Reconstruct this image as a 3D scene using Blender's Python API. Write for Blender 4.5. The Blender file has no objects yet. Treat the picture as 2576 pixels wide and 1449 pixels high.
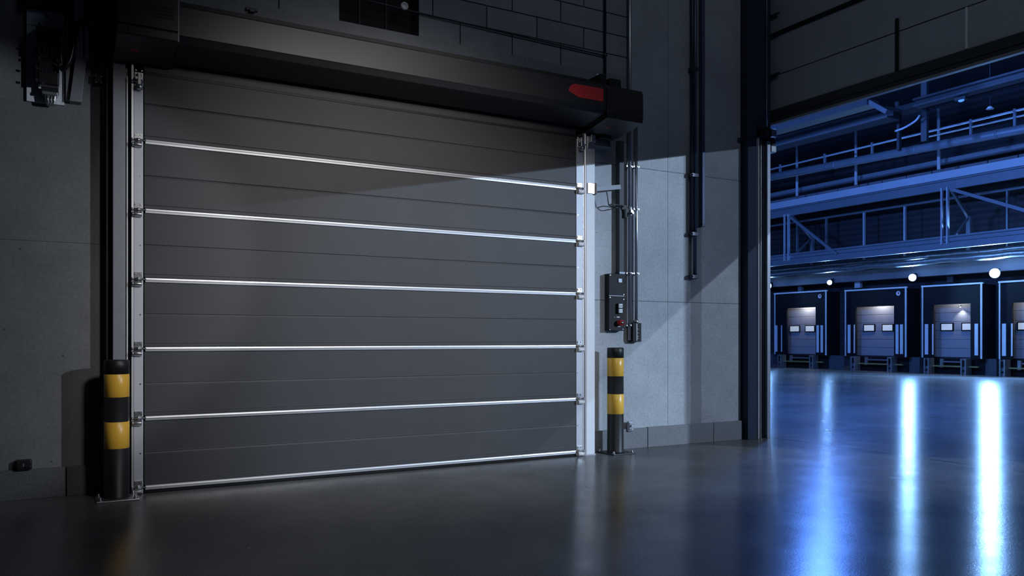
import bpy, bmesh, math, random
from mathutils import Vector, Matrix
random.seed(7)
SC = bpy.context.scene
COL = SC.collection
PI = math.pi

# ------------------------------------------------------------------ materials
def new_mat(name):
    m = bpy.data.materials.new(name); m.use_nodes = True
    nt = m.node_tree
    return m, nt, nt.nodes['Principled BSDF']

def N(nt, typ, **kw):
    n = nt.nodes.new(typ)
    for k, v in kw.items():
        if k in n.inputs: n.inputs[k].default_value = v
        else: setattr(n, k, v)
    return n

def plain(name, col, rough=.5, metal=0., spec=.5, var=.12, scale=9., bump=0., bscale=120.):
    """painted / metal surface with slight procedural variation"""
    m, nt, b = new_mat(name)
    tc = N(nt, 'ShaderNodeTexCoord')
    no = N(nt, 'ShaderNodeTexNoise'); no.inputs['Scale'].default_value = scale; no.inputs['Detail'].default_value = 5
    nt.links.new(tc.outputs['Object'], no.inputs['Vector'])
    r = N(nt, 'ShaderNodeMixRGB'); r.inputs[1].default_value = (*[c*(1-var) for c in col], 1); r.inputs[2].default_value = (*[min(1, c*(1+var)) for c in col], 1)
    nt.links.new(no.outputs['Fac'], r.inputs[0]); nt.links.new(r.outputs[0], b.inputs['Base Color'])
    b.inputs['Roughness'].default_value = rough; b.inputs['Metallic'].default_value = metal
    b.inputs['Specular IOR Level'].default_value = spec
    if bump:
        n2 = N(nt, 'ShaderNodeTexNoise'); n2.inputs['Scale'].default_value = bscale; n2.inputs['Detail'].default_value = 4
        nt.links.new(tc.outputs['Object'], n2.inputs['Vector'])
        bp = N(nt, 'ShaderNodeBump'); bp.inputs['Strength'].default_value = bump; bp.inputs['Distance'].default_value = .005
        nt.links.new(n2.outputs['Fac'], bp.inputs['Height']); nt.links.new(bp.outputs[0], b.inputs['Normal'])
    return m

def glow(name, col, strength):
    m, nt, b = new_mat(name)
    b.inputs['Base Color'].default_value = (*col, 1)
    b.inputs['Emission Color'].default_value = (*col, 1); b.inputs['Emission Strength'].default_value = strength
    return m

def concrete(name, dark, light, joints_x=(), joints_z=(), pit=.35):
    """fair-faced concrete: cloudy tone, pinholes, formwork joints (world coordinates)"""
    m, nt, b = new_mat(name)
    tc = N(nt, 'ShaderNodeTexCoord'); L = nt.links.new
    n1 = N(nt, 'ShaderNodeTexNoise'); n1.inputs['Scale'].default_value = 1.6; n1.inputs['Detail'].default_value = 9; n1.inputs['Roughness'].default_value = .68
    n2 = N(nt, 'ShaderNodeTexNoise'); n2.inputs['Scale'].default_value = 42; n2.inputs['Detail'].default_value = 6
    n3 = N(nt, 'ShaderNodeTexVoronoi'); n3.inputs['Scale'].default_value = 5.5
    for n in (n1, n2, n3): L(tc.outputs['Object'], n.inputs['Vector'])
    r1 = N(nt, 'ShaderNodeValToRGB'); r1.color_ramp.elements[0].position = .3; r1.color_ramp.elements[1].position = .72
    r1.color_ramp.elements[0].color = (*dark, 1); r1.color_ramp.elements[1].color = (*light, 1)
    L(n1.outputs['Fac'], r1.inputs[0])
    r2 = N(nt, 'ShaderNodeValToRGB'); r2.color_ramp.elements[0].position = .3; r2.color_ramp.elements[1].position = .6
    r2.color_ramp.elements[0].color = (.86, .86, .86, 1); r2.color_ramp.elements[1].color = (1.05, 1.05, 1.05, 1)
    L(n2.outputs['Fac'], r2.inputs[0])
    mu = N(nt, 'ShaderNodeMixRGB', blend_type='MULTIPLY'); mu.inputs[0].default_value = 1
    L(r1.outputs[0], mu.inputs[1]); L(r2.outputs[0], mu.inputs[2])
    # pinholes
    r3 = N(nt, 'ShaderNodeValToRGB'); r3.color_ramp.elements[0].position = .028; r3.color_ramp.elements[1].position = .05
    r3.color_ramp.elements[0].color = (pit, pit, pit, 1); r3.color_ramp.elements[1].color = (1, 1, 1, 1)
    L(n3.outputs['Distance'], r3.inputs[0])
    mu2 = N(nt, 'ShaderNodeMixRGB', blend_type='MULTIPLY'); mu2.inputs[0].default_value = .9
    L(mu.outputs[0], mu2.inputs[1]); L(r3.outputs[0], mu2.inputs[2])
    out = mu2.outputs[0]
    if joints_x or joints_z:
        sx = N(nt, 'ShaderNodeSeparateXYZ'); L(tc.outputs['Object'], sx.inputs[0])
        for axis, vals in (('X', joints_x), ('Z', joints_z)):
            for v, w in vals:
                c = N(nt, 'ShaderNodeMath', operation='COMPARE'); c.inputs[1].default_value = v; c.inputs[2].default_value = w
                L(sx.outputs[axis], c.inputs[0])
                mj = N(nt, 'ShaderNodeMixRGB', blend_type='MULTIPLY'); mj.inputs[2].default_value = (.35, .36, .38, 1)
                L(c.outputs[0], mj.inputs[0]); L(out, mj.inputs[1]); out = mj.outputs[0]
    if joints_x:                       # darker vertical band along the twin conduit
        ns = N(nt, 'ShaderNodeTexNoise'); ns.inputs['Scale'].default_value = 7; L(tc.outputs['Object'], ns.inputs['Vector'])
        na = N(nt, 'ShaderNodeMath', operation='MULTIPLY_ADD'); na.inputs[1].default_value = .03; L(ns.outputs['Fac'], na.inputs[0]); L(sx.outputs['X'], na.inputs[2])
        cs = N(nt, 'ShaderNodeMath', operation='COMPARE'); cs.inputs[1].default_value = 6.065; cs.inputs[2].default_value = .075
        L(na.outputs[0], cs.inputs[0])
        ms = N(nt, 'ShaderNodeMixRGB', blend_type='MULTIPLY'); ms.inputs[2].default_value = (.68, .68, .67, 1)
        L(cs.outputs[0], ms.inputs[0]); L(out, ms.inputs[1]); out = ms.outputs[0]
    L(out, b.inputs['Base Color'])
    b.inputs['Roughness'].default_value = .72
    bp = N(nt, 'ShaderNodeBump'); bp.inputs['Strength'].default_value = .12; bp.inputs['Distance'].default_value = .003
    L(n2.outputs['Fac'], bp.inputs['Height']); L(bp.outputs[0], b.inputs['Normal'])
    return m

def block_mat(name):
    m, nt, b = new_mat(name); L = nt.links.new
    tc = N(nt, 'ShaderNodeTexCoord'); sx = N(nt, 'ShaderNodeSeparateXYZ'); cb = N(nt, 'ShaderNodeCombineXYZ')
    L(tc.outputs['Object'], sx.inputs[0])
    a = N(nt, 'ShaderNodeMath', operation='SUBTRACT'); a.inputs[1].default_value = 3.562; L(sx.outputs['Z'], a.inputs[0])
    L(sx.outputs['X'], cb.inputs[0]); L(a.outputs[0], cb.inputs[1])
    br = N(nt, 'ShaderNodeTexBrick'); br.inputs['Scale'].default_value = 1; br.inputs['Brick Width'].default_value = .54; br.inputs['Row Height'].default_value = .205
    br.inputs['Mortar Size'].default_value = .006; br.inputs['Mortar Smooth'].default_value = .2; br.inputs['Bias'].default_value = 0
    br.inputs['Color1'].default_value = (.26, .275, .31, 1); br.inputs['Color2'].default_value = (.30, .315, .35, 1); br.inputs['Mortar'].default_value = (.012, .013, .016, 1)
    L(cb.outputs[0], br.inputs['Vector'])
    no = N(nt, 'ShaderNodeTexNoise'); no.inputs['Scale'].default_value = 8; no.inputs['Detail'].default_value = 8; L(tc.outputs['Object'], no.inputs['Vector'])
    rp = N(nt, 'ShaderNodeValToRGB'); rp.color_ramp.elements[0].color = (.75, .75, .75, 1); rp.color_ramp.elements[1].color = (1.15, 1.15, 1.15, 1)
    L(no.outputs['Fac'], rp.inputs[0])
    mu = N(nt, 'ShaderNodeMixRGB', blend_type='MULTIPLY'); mu.inputs[0].default_value = 1
    L(br.outputs['Color'], mu.inputs[1]); L(rp.outputs[0], mu.inputs[2]); L(mu.outputs[0], b.inputs['Base Color'])
    b.inputs['Roughness'].default_value = .8
    bp = N(nt, 'ShaderNodeBump', invert=True); bp.inputs['Strength'].default_value = .6; bp.inputs['Distance'].default_value = .01
    L(br.outputs['Fac'], bp.inputs['Height']); L(bp.outputs[0], b.inputs['Normal'])
    return m

def floor_mat(name):
    m, nt, b = new_mat(name); L = nt.links.new
    tc = N(nt, 'ShaderNodeTexCoord')
    n1 = N(nt, 'ShaderNodeTexNoise'); n1.inputs['Scale'].default_value = .9; n1.inputs['Detail'].default_value = 10; n1.inputs['Roughness'].default_value = .65
    n2 = N(nt, 'ShaderNodeTexNoise'); n2.inputs['Scale'].default_value = 95; n2.inputs['Detail'].default_value = 3
    n3 = N(nt, 'ShaderNodeTexNoise'); n3.inputs['Scale'].default_value = 3.3; n3.inputs['Detail'].default_value = 8
    for n in (n1, n2, n3): L(tc.outputs['Object'], n.inputs['Vector'])
    r = N(nt, 'ShaderNodeValToRGB'); r.color_ramp.elements[0].position = .3; r.color_ramp.elements[1].position = .75
    r.color_ramp.elements[0].color = (.088, .089, .09, 1); r.color_ramp.elements[1].color = (.195, .196, .197, 1)
    L(n1.outputs['Fac'], r.inputs[0])
    sx = N(nt, 'ShaderNodeSeparateXYZ'); L(tc.outputs['Object'], sx.inputs[0])
    c = N(nt, 'ShaderNodeMath', operation='COMPARE'); c.inputs[1].default_value = 7.115; c.inputs[2].default_value = .012
    L(sx.outputs['X'], c.inputs[0])
    mj = N(nt, 'ShaderNodeMixRGB'); mj.inputs[2].default_value = (.004, .004, .005, 1)
    sp = N(nt, 'ShaderNodeTexNoise'); sp.inputs['Scale'].default_value = 130; sp.inputs['Detail'].default_value = 2; L(tc.outputs['Object'], sp.inputs['Vector'])
    sr = N(nt, 'ShaderNodeValToRGB'); sr.color_ramp.elements[0].position = .3; sr.color_ramp.elements[1].position = .72
    sr.color_ramp.elements[0].color = (.6, .6, .6, 1); sr.color_ramp.elements[1].color = (1.5, 1.5, 1.5, 1); L(sp.outputs['Fac'], sr.inputs[0])
    sm = N(nt, 'ShaderNodeMixRGB', blend_type='MULTIPLY'); sm.inputs[0].default_value = 1; L(r.outputs[0], sm.inputs[1]); L(sr.outputs[0], sm.inputs[2])
    L(c.outputs[0], mj.inputs[0]); L(sm.outputs[0], mj.inputs[1]); L(mj.outputs[0], b.inputs['Base Color'])
    rr = N(nt, 'ShaderNodeMapRange'); rr.inputs['To Min'].default_value = FLOOR_R[0]; rr.inputs['To Max'].default_value = FLOOR_R[1]
    L(n3.outputs['Fac'], rr.inputs[0]); L(rr.outputs[0], b.inputs['Roughness'])
    b.inputs['IOR'].default_value = 1.45
    b.inputs['Anisotropic'].default_value = .85
    tg = N(nt, 'ShaderNodeTangent', direction_type='UV_MAP'); tg.uv_map = 'trowel'; L(tg.outputs[0], b.inputs['Tangent'])
    ma = N(nt, 'ShaderNodeMath', operation='MULTIPLY_ADD'); ma.inputs[1].default_value = .35
    L(n2.outputs['Fac'], ma.inputs[0]); L(n3.outputs['Fac'], ma.inputs[2])
    bp = N(nt, 'ShaderNodeBump'); bp.inputs['Strength'].default_value = .16; bp.inputs['Distance'].default_value = .006
    L(ma.outputs[0], bp.inputs['Height']); L(bp.outputs[0], b.inputs['Normal'])
    return m
FLOOR_R = (.19, .31)

def ribbed(name, col, pitch):
    m, nt, b = new_mat(name); L = nt.links.new
    tc = N(nt, 'ShaderNodeTexCoord'); w = N(nt, 'ShaderNodeTexWave', bands_direction='Z'); w.inputs['Scale'].default_value = 2*PI/pitch/20*1.0
    L(tc.outputs['Object'], w.inputs['Vector'])
    r = N(nt, 'ShaderNodeMixRGB'); r.inputs[1].default_value = (*[c*.6 for c in col], 1); r.inputs[2].default_value = (*col, 1)
    L(w.outputs['Fac'], r.inputs[0]); L(r.outputs[0], b.inputs['Base Color']); b.inputs['Roughness'].default_value = .6
    bp = N(nt, 'ShaderNodeBump'); bp.inputs['Strength'].default_value = .5; bp.inputs['Distance'].default_value = .02
    L(w.outputs['Fac'], bp.inputs['Height']); L(bp.outputs[0], b.inputs['Normal'])
    return m

def speckle(name, a, c):
    m, nt, b = new_mat(name); L = nt.links.new
    tc = N(nt, 'ShaderNodeTexCoord'); n = N(nt, 'ShaderNodeTexNoise'); n.inputs['Scale'].default_value = 240; n.inputs['Detail'].default_value = 2
    n2 = N(nt, 'ShaderNodeTexNoise'); n2.inputs['Scale'].default_value = 2.5
    L(tc.outputs['Object'], n.inputs['Vector']); L(tc.outputs['Object'], n2.inputs['Vector'])
    r = N(nt, 'ShaderNodeValToRGB'); r.color_ramp.elements[0].position = .35; r.color_ramp.elements[1].position = .65
    r.color_ramp.elements[0].color = (*a, 1); r.color_ramp.elements[1].color = (*c, 1); L(n.outputs['Fac'], r.inputs[0])
    L(r.outputs[0], b.inputs['Base Color']); b.inputs['Roughness'].default_value = .7
    return m

M = dict(
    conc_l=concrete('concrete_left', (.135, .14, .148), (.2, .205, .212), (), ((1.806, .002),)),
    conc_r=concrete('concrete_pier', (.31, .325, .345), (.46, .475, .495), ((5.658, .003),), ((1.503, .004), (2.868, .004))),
    lintel=concrete('concrete_lintel', (.20, .212, .245), (.265, .28, .31)),
    block=block_mat('block_masonry'), floor=floor_mat('sealed_concrete_floor'),
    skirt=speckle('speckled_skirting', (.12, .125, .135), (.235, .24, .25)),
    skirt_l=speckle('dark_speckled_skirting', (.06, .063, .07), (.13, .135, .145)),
    plate=plain('grey_end_plate', (.52, .53, .57), .5, .15, .5, .06, 12),
    slat=plain('anthracite_slat', (.062, .062, .066), .55, .0, .25, .1, 4, .05, 300),
    hood=plain('charcoal_casing', (.028, .028, .031), .42, .0, .5, .06, 5, .06, 400),
    hood_dark=plain('black_casing_seam', (.006, .006, .007), .6),
    black=plain('black_plastic', (.012, .012, .013), .38, 0, .5, .2),
    rubber=plain('black_rubber', (.008, .008, .009), .75, 0, .3),
    alu=plain('brushed_aluminium', (.72, .72, .74), .42, .7, .5, .05, 30),
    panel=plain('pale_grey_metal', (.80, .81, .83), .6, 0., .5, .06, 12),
    steel=plain('galvanised_steel', (.5, .52, .55), .34, .9, .5, .12, 25),
    chrome=plain('zinc_hinge', (.62, .62, .64), .26, .92, .5, .1, 40),
    white=plain('white_nylon', (.72, .72, .72), .4),
    greyplate=plain('grey_sheet_metal', (.22, .23, .25), .42, .4, .5, .1, 6),
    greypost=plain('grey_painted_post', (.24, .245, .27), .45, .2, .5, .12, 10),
    boll=plain('black_bollard_paint', (.013, .013, .014), .45, 0, .4, .15, 12),
    yellow=plain('yellow_band_paint', (.84, .47, .055), .34, 0, .5, .04, 10),
    red=plain('red_marker_paint', (.78, .045, .05), .45, 0, .5, .05),
    redb=plain('red_button_plastic', (.5, .02, .025), .25),
    screenw=plain('pale_button_face', (.62, .68, .72), .3),
    screenb=plain('pale_blue_display', (.42, .6, .8), .2),
    ink=plain('dark_ink', (.03, .035, .05), .5),
    inkw=plain('white_ink', (.75, .75, .75), .5),
    cable=plain('black_cable_sheath', (.01, .01, .011), .3, 0, .6),
    darkpipe=plain('dark_conduit_paint', (.05, .055, .075), .35, .5, .5, .2, 20),
    bluepipe=plain('blue_grey_conduit', (.07, .10, .17), .35, .4, .5, .2, 20),
    leaf=plain('slate_door_panel', (.40, .43, .47), .5, .2, .5, .08, 3),
    leafpost=plain('slate_door_post', (.034, .046, .078), .6, 0., .15, .05, 3),
    hallsteel=plain('blue_grey_steel', (.24, .265, .30), .45, .2, .5, .15, 2.5),
    hallpale=plain('pale_steel_flange', (.62, .66, .72), .5, .1, .5, .1, 2),
    halldark=plain('dark_hall_steel', (.045, .048, .055), .5, .2, .5, .2, 3),
    board=plain('grey_toe_board', (.25, .23, .24), .7, 0, .3, .2, 4),
    foil=plain('foil_lagging', (.45, .47, .5), .28, .8, .5, .5, 9, 1.0, 26),
    fascia=plain('grey_fascia', (.16, .16, .18), .6, 0, .4, .08, 2),
    curtain=plain('black_shelter_curtain', (.010, .011, .014), .75, 0, .2, .15, 5),
    dockleaf=plain('grey_dock_door', (.34, .35, .37), .5, .1, .5, .05, 3),
    strip=plain('white_guide_strip', (.86, .87, .88), .5),
    dockwall=ribbed('ribbed_cladding', (.045, .046, .05), .2),
    hallroof=plain('dark_hall_roof', (.03, .032, .036), .8),
    galv=plain('worn_zinc_post', (.42, .43, .42), .4, .7, .5, .35, 15),
    ochre=plain('worn_yellow_bar', (.4, .36, .12), .5, .2),
    roofsteel=plain('shaded_roof_steel', (.085, .09, .10), .5, .2, .5, .2, 3),  # roof steel darkened in its colour, standing for the missing light up there
    jamb=plain('satin_grey_jamb', (.42, .44, .52), .42, .75),
    ductgrey=plain('dark_grey_duct', (.075, .075, .08), .6, .0, .3),
    boxblack=plain('matt_black_housing', (.010, .010, .0115), .6, 0, .25, .15),
    backplate=plain('bright_sheet_metal', (.74, .77, .84), .5, 0., .5, .1, 6),
    plinth=plain('dark_plinth_concrete', (.10, .105, .115), .8, 0, .3, .2, 3),
    pane=glow('lit_window_pane', (.62, .70, .70), .42),
    lamp=glow('cold_lamp_glow', (.45, .66, 1.0), 4),
    lampw=glow('small_lamp_glow', (.10, .32, 1.0), .9),
    spotglow=glow('door_lamp_glow', (.8, .88, 1.0), 2.0),
)

# ------------------------------------------------------------------ mesh builder
class MB:
    def __init__(s): s.v = []; s.f = []; s.sm = []; s.mi = []; s.cur = 0; s.pc = []
    def _add(s, vs, fs, sm=None):
        o = len(s.v); s.pc.append((o, len(s.f))); s.v += [Vector(p) for p in vs]
        for i, f in enumerate(fs):
            s.f.append([o+k for k in f]); s.sm.append(bool(sm[i]) if sm else False); s.mi.append(s.cur)
    def box(s, x0, x1, y0, y1, z0, z1):
        x0, x1 = sorted((x0, x1)); y0, y1 = sorted((y0, y1)); z0, z1 = sorted((z0, z1))
        vs = [(x, y, z) for z in (z0, z1) for y in (y0, y1) for x in (x0, x1)]
        s._add(vs, [(0, 2, 3, 1), (4, 5, 7, 6), (0, 1, 5, 4), (2, 6, 7, 3), (0, 4, 6, 2), (1, 3, 7, 5)]); return s
    def bar(s, p, q, w, h=None, up=(0, 0, 1)):
        """rectangular bar from p to q, w across, h along up"""
        h = h or w; p, q = Vector(p), Vector(q); d = (q-p).normalized(); u = Vector(up)
        if abs(d.dot(u)) > .99: u = Vector((0, 1, 0))
        a = d.cross(u).normalized()*w/2; b = d.cross(a).normalized()*h/2
        vs = [c+i*a+j*b for c in (p, q) for i, j in ((-1, -1), (1, -1), (1, 1), (-1, 1))]
        s._add(vs, [(0, 1, 2, 3), (7, 6, 5, 4)]+[(i, i+4, (i+1) % 4+4, (i+1) % 4) for i in range(4)]); return s
    def cyl(s, p, q, r, n=20, r2=None):
        p, q = Vector(p), Vector(q); r2 = r if r2 is None else r2
        d = (q-p).normalized(); u = Vector((0, 0, 1)) if abs(d.z) < .9 else Vector((1, 0, 0))
        a = d.cross(u).normalized(); b = d.cross(a)
        ring = [a*math.cos(2*PI*i/n)+b*math.sin(2*PI*i/n) for i in range(n)]
        vs = [p+r*c for c in ring]+[q+r2*c for c in ring]
        s._add(vs, [(i, (i+1) % n, (i+1) % n+n, i+n) for i in range(n)]+[tuple(range(n))[::-1], tuple(range(n, 2*n))], [1]*n+[0, 0]); return s
    def lathe(s, prof, c=(0, 0, 0), axis='z', n=40, flats=()):
        """prof: list of (radius, height); closed top/bottom when radius is 0"""
        c = Vector(c); vs = []; fs = []; sm = []
        for r, h in prof:
            for i in range(n):
                t = 2*PI*i/n; x, y = r*math.cos(t), r*math.sin(t)
                vs.append(c+Vector({'z': (x, y, h), 'y': (x, h, y), 'x': (h, x, y)}[axis]))
        for k in range(len(prof)-1):
            steep = k in flats
            for i in range(n):
                fs.append((k*n+i, k*n+(i+1) % n, (k+1)*n+(i+1) % n, (k+1)*n+i)); sm.append(not steep)
        fs.append(tuple(range(n))[::-1]); sm.append(False)
        fs.append(tuple(range((len(prof)-1)*n, len(prof)*n))); sm.append(False)
        s._add(vs, fs, sm); return s
    def prism(s, prof, a0, a1, axis='x'):
        """profile of (u,w) points extruded along axis: x->(y,z) y->(x,z) z->(x,y)"""
        f = {'x': lambda a, p: (a, p[0], p[1]), 'y': lambda a, p: (p[0], a, p[1]), 'z': lambda a, p: (p[0], p[1], a)}[axis]
        n = len(prof); vs = [f(a0, p) for p in prof]+[f(a1, p) for p in prof]
        s._add(vs, [(i, (i+1) % n, (i+1) % n+n, i+n) for i in range(n)]+[tuple(range(n))[::-1], tuple(range(n, 2*n))]); return s
    def tube(s, pts, r, n=12, sub=6):
        P = [Vector(p) for p in pts]
        if sub > 1 and len(P) > 2:
            Q = [P[0]+(P[0]-P[1])]+P+[P[-1]+(P[-1]-P[-2])]; out = []
            for i in range(1, len(Q)-2):
                for k in range(sub):
                    t = k/sub; a, b, c, d = Q[i-1:i+3]
                    out.append(.5*((2*b)+(c-a)*t+(2*a-5*b+4*c-d)*t*t+(3*b-a-3*c+d)*t**3))
            P = out+[P[-1]]
        vs = []; u = None
        for i, p in enumerate(P):
            d = (P[min(i+1, len(P)-1)]-P[max(i-1, 0)]).normalized()
            if u is None: u = d.orthogonal().normalized()
            u = (u-d*u.dot(d)).normalized(); w = d.cross(u)
            vs += [p+r*(u*math.cos(2*PI*k/n)+w*math.sin(2*PI*k/n)) for k in range(n)]
        fs = [(i*n+k, i*n+(k+1) % n, (i+1)*n+(k+1) % n, (i+1)*n+k) for i in range(len(P)-1) for k in range(n)]
        sm = [1]*len(fs)
        fs += [tuple(range(n))[::-1], tuple(range((len(P)-1)*n, len(P)*n))]; sm += [0, 0]
        s._add(vs, fs, sm); return s
    def sphere(s, c, r, n=24, m=14, sq=(1, 1, 1)):
        prof = [(max(r*math.sin(PI*k/m), 1e-4), -r*math.cos(PI*k/m)) for k in range(m+1)]
        o = len(s.v); s.lathe(prof, (0, 0, 0), 'z', n)
        for i in range(o, len(s.v)):
            v = s.v[i]; s.v[i] = Vector((v.x*sq[0]+c[0], v.y*sq[1]+c[1], v.z*sq[2]+c[2]))
        return s
    def build(s, name, mat, parent=None, bevel=0, seg=2, **tags):
        """link as ONE mesh object; vertices are given in world coordinates"""
        org = origin(parent) if parent else (Vector(tags.pop('at')) if 'at' in tags else Vector())
        me = bpy.data.meshes.new(name)
        me.from_pydata([v-org for v in s.v], [], s.f)
        for m in (mat if isinstance(mat, (list, tuple)) else [mat]): me.materials.append(m)
        bm = bmesh.new(); bm.from_mesh(me); bmesh.ops.recalc_face_normals(bm, faces=bm.faces); bm.to_mesh(me); bm.free()
        for p, f, mi in zip(me.polygons, s.sm, s.mi): p.use_smooth = f; p.material_index = mi
        o = bpy.data.objects.new(name, me); COL.objects.link(o)
        if parent: o.parent = parent
        else: o.location = org
        if bevel:
            b = o.modifiers.new('bevel', 'BEVEL'); b.width = bevel; b.segments = seg; b.limit_method = 'ANGLE'; b.angle_limit = .7
        for k, v in tags.items(): o[k] = v
        return o

def build_each(mb, name, mat, parent=None, bevel=0, **tags):
    """one object per shape added to mb (bolts, screws, posts ...)"""
    ends = mb.pc[1:]+[(len(mb.v), len(mb.f))]; out = []
    for (v0, f0), (v1, f1) in zip(mb.pc, ends):
        b = MB(); b.v = mb.v[v0:v1]; b.f = [[k-v0 for k in f] for f in mb.f[f0:f1]]; b.sm = mb.sm[f0:f1]; b.mi = mb.mi[f0:f1]
        out.append(b.build(name, mat, parent, bevel, **tags))
    return out

def origin(o):
    v = Vector(o.location)
    while o.parent: o = o.parent; v += Vector(o.location)
    return v

def thing(name, label, cat, loc, group=None):
    o = bpy.data.objects.new(name, None); COL.objects.link(o); o.location = loc; o.empty_display_size = .1
    o['label'] = label; o['category'] = cat
    if group: o['group'] = group
    return o

def copy_tree(o, parent=None, off=(0, 0, 0)):
    c = o.copy(); COL.objects.link(c)
    if parent: c.parent = parent
    c.location = Vector(o.location)+Vector(off)
    for ch in list(o.children): copy_tree(ch, c)
    return c

def struct(name, mb, mat, label=None, bevel=0):
    o = mb.build(name, mat, None, bevel); o['kind'] = 'structure'
    if label: o['label'] = label
    return o

B = MB
W = .19                              # face of the back wall
# ------------------------------------------------------------------ setting
fl = struct('floor', B().box(-6, 27, -15, 21, -.15, 0), M['floor'], 'dark sealed concrete floor running through both halls')
uv = fl.data.uv_layers.new(name='trowel')          # power-trowel direction of the floor finish
ta = math.radians(58)
for lp in fl.data.loops:
    v = fl.data.vertices[lp.vertex_index].co
    uv.data[lp.index].uv = (v.x*math.sin(ta)+v.y*math.cos(ta), v.x*math.cos(ta)-v.y*math.sin(ta))
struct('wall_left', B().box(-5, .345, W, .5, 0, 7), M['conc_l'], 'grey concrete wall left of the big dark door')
wb = B().box(.345, 2.118, W, .5, 3.772, 7).box(2.838, 5.152, W, .5, 3.772, 7).box(2.118, 2.838, W, .5, 4.6, 7)
struct('wall_back', wb, M['block'], 'block masonry wall above the big dark door')
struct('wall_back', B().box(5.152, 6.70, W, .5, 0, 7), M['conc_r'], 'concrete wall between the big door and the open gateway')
struct('trim_1', B().box(.345, 5.152, W-.002, .5, 3.1, 3.772), M['lintel'], 'pale concrete lintel band above the hood')
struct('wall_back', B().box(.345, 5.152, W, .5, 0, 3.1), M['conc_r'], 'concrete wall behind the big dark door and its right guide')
bl = B().box(-5, .116, .165, W, 0, .209).box(.122, .345, .165, W, 0, .209)
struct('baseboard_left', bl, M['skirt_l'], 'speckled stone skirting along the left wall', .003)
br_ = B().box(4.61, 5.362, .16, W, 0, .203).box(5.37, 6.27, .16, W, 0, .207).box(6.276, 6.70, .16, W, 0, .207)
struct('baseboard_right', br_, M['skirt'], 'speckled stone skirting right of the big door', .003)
struct('wall_right', B().box(7.17, 7.45, -6.4, .6, 5.75, 7).box(7.17, 7.45, -15, -6.4, 0, 7), M['conc_r'])
struct('wall_right', B().box(7.13, 7.165, .19, 21, 0, 7), M['conc_r'])
struct('ceiling', B().box(-5, 7.45, -15, .5, 7, 7.2), M['hallroof'])
# the loading hall beyond the gateway
struct('wall_dock', B().box(24.9, 25.1, -4, 21, 0, 9), M['dockwall'], 'dark ribbed cladding behind the loading docks')
struct('ceiling', B().box(7.45, 25.1, -15, 21, 8.6, 8.8), M['hallroof'])
pl = B()
for y0, y1 in ((15.95, 21), (12.72, 13.28), (9.86, 10.12), (7.42, 7.66), (-4, 4.9)): pl.box(24.33, 24.9, y0, y1, 0, .5)
pl.box(24.62, 24.9, 4.9, 15.95, 0, .5)
struct('trim_2', pl, M['plinth'], 'low concrete plinth between the loading docks')
struct('trim_3', B().box(24.12, 24.5, -4, 21, 3.07, 3.42), M['fascia'], 'long grey fascia beam carrying the cold dock lamps')
# unseen blockers, added to cut the hall floodlights into edges on the wall
struct('blocker_post', B().box(12.5, 12.7, -8.93, -8.5, 0, 5.3), M['halldark'])
struct('beam', B().box(8.985, 9.03, -12, -1.95, 3.69, 5.3), M['halldark'])

# dark recessed window high above the hood
wn = struct('window_1', B().box(2.118, 2.838, .30, .34, 3.762, 4.6), M['rubber'], 'black recessed window above the middle of the hood')
fr = B()
for x in (2.328, 2.57): fr.box(x-.006, x+.006, .285, .305, 3.762, 4.6)
build_each(fr, 'window_frame', M['hood_dark'], wn)

# ------------------------------------------------------------------ the big dark high-speed door
XL, XR = .612, 4.366
RZ = [.061+.5*k for k in range(6)]               # top edge of the six bright seam rails
door = thing('door_curtain', 'wide closed anthracite door curtain crossed by six bright aluminium rails', 'door', ((XL+XR)/2, 0, 0))
def slat(z0, z1, groove):
    g, d, w = groove, .005, .0045
    prof = [(0, z0), (0, z0+.020), (.003, z0+.0225), (-.001, z0+.0245), (0, z0+.028)]
    prof += [(0, g-.013), (d*.8, g-.002), (d, g+.001), (-.0015, g+w), (0, g+w+.004), (0, z1), (.04, z1), (.04, z0)]
    B().prism(prof, XL, XR).build('slat', M['slat'], door)
for k in range(5): slat(RZ[k]+.003, RZ[k+1]-.033, RZ[k]+.237)
slat(RZ[5]+.003, 3.035, RZ[5]+.256)
B().box(.80, XR, 0, .04, 3.05, 3.32).box(XL, .80, 0, .04, 3.05, 3.094).build('slat', M['slat'], door)
B().box(XL, XR, 0, .04, .03, RZ[0]-.03).build('slat', M['slat'], door)
B().prism([(-.006, 3.033), (-.008, 3.042), (-.006, 3.052), (.03, 3.052), (.03, 3.033)], XL, XR).build('top_seam', M['hood'], door)
for z in RZ:
    p = [(0, z), (-.008, z-.0005), (-.015, z-.005), (-.017, z-.014), (-.016, z-.018), (-.013, z-.0195), (-.0115, z-.0325), (0, z-.034)]
    B().prism(p, XL+.006, XR-.006).build('seam_rail', M['alu'], door)
B().prism([(-.004, .03), (-.004, .006), (.006, 0), (.034, 0), (.04, .03)], XL, XR).build('bottom_seal', M['rubber'], door)
def end_plate(x0, x1, z0, z1, scx):
    e = B().box(x0, x1, -.004, .036, z0, z1).build('end_plate', M['plate'], door, .0015)
    if z0 > .1 or z1 > .4:
        build_each(B().cyl((scx, -.004, z0+.237), (scx, -.008, z0+.237), .0055, 10), 'screw', M['chrome'], e)
for k in range(5):
    end_plate(.543, .604, RZ[k]-.005, RZ[k+1]-.007, .586)
    end_plate(4.371, 4.444, RZ[k]-.005, RZ[k+1]-.007, 4.386)
end_plate(.543, .604, RZ[5]-.005, 3.02, .586); end_plate(4.371, 4.444, RZ[5]-.005, 3.02, 4.386)
end_plate(.543, .604, .004, RZ[0]-.007, .586); end_plate(4.371, 4.444, .004, RZ[0]-.007, 4.386)
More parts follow.
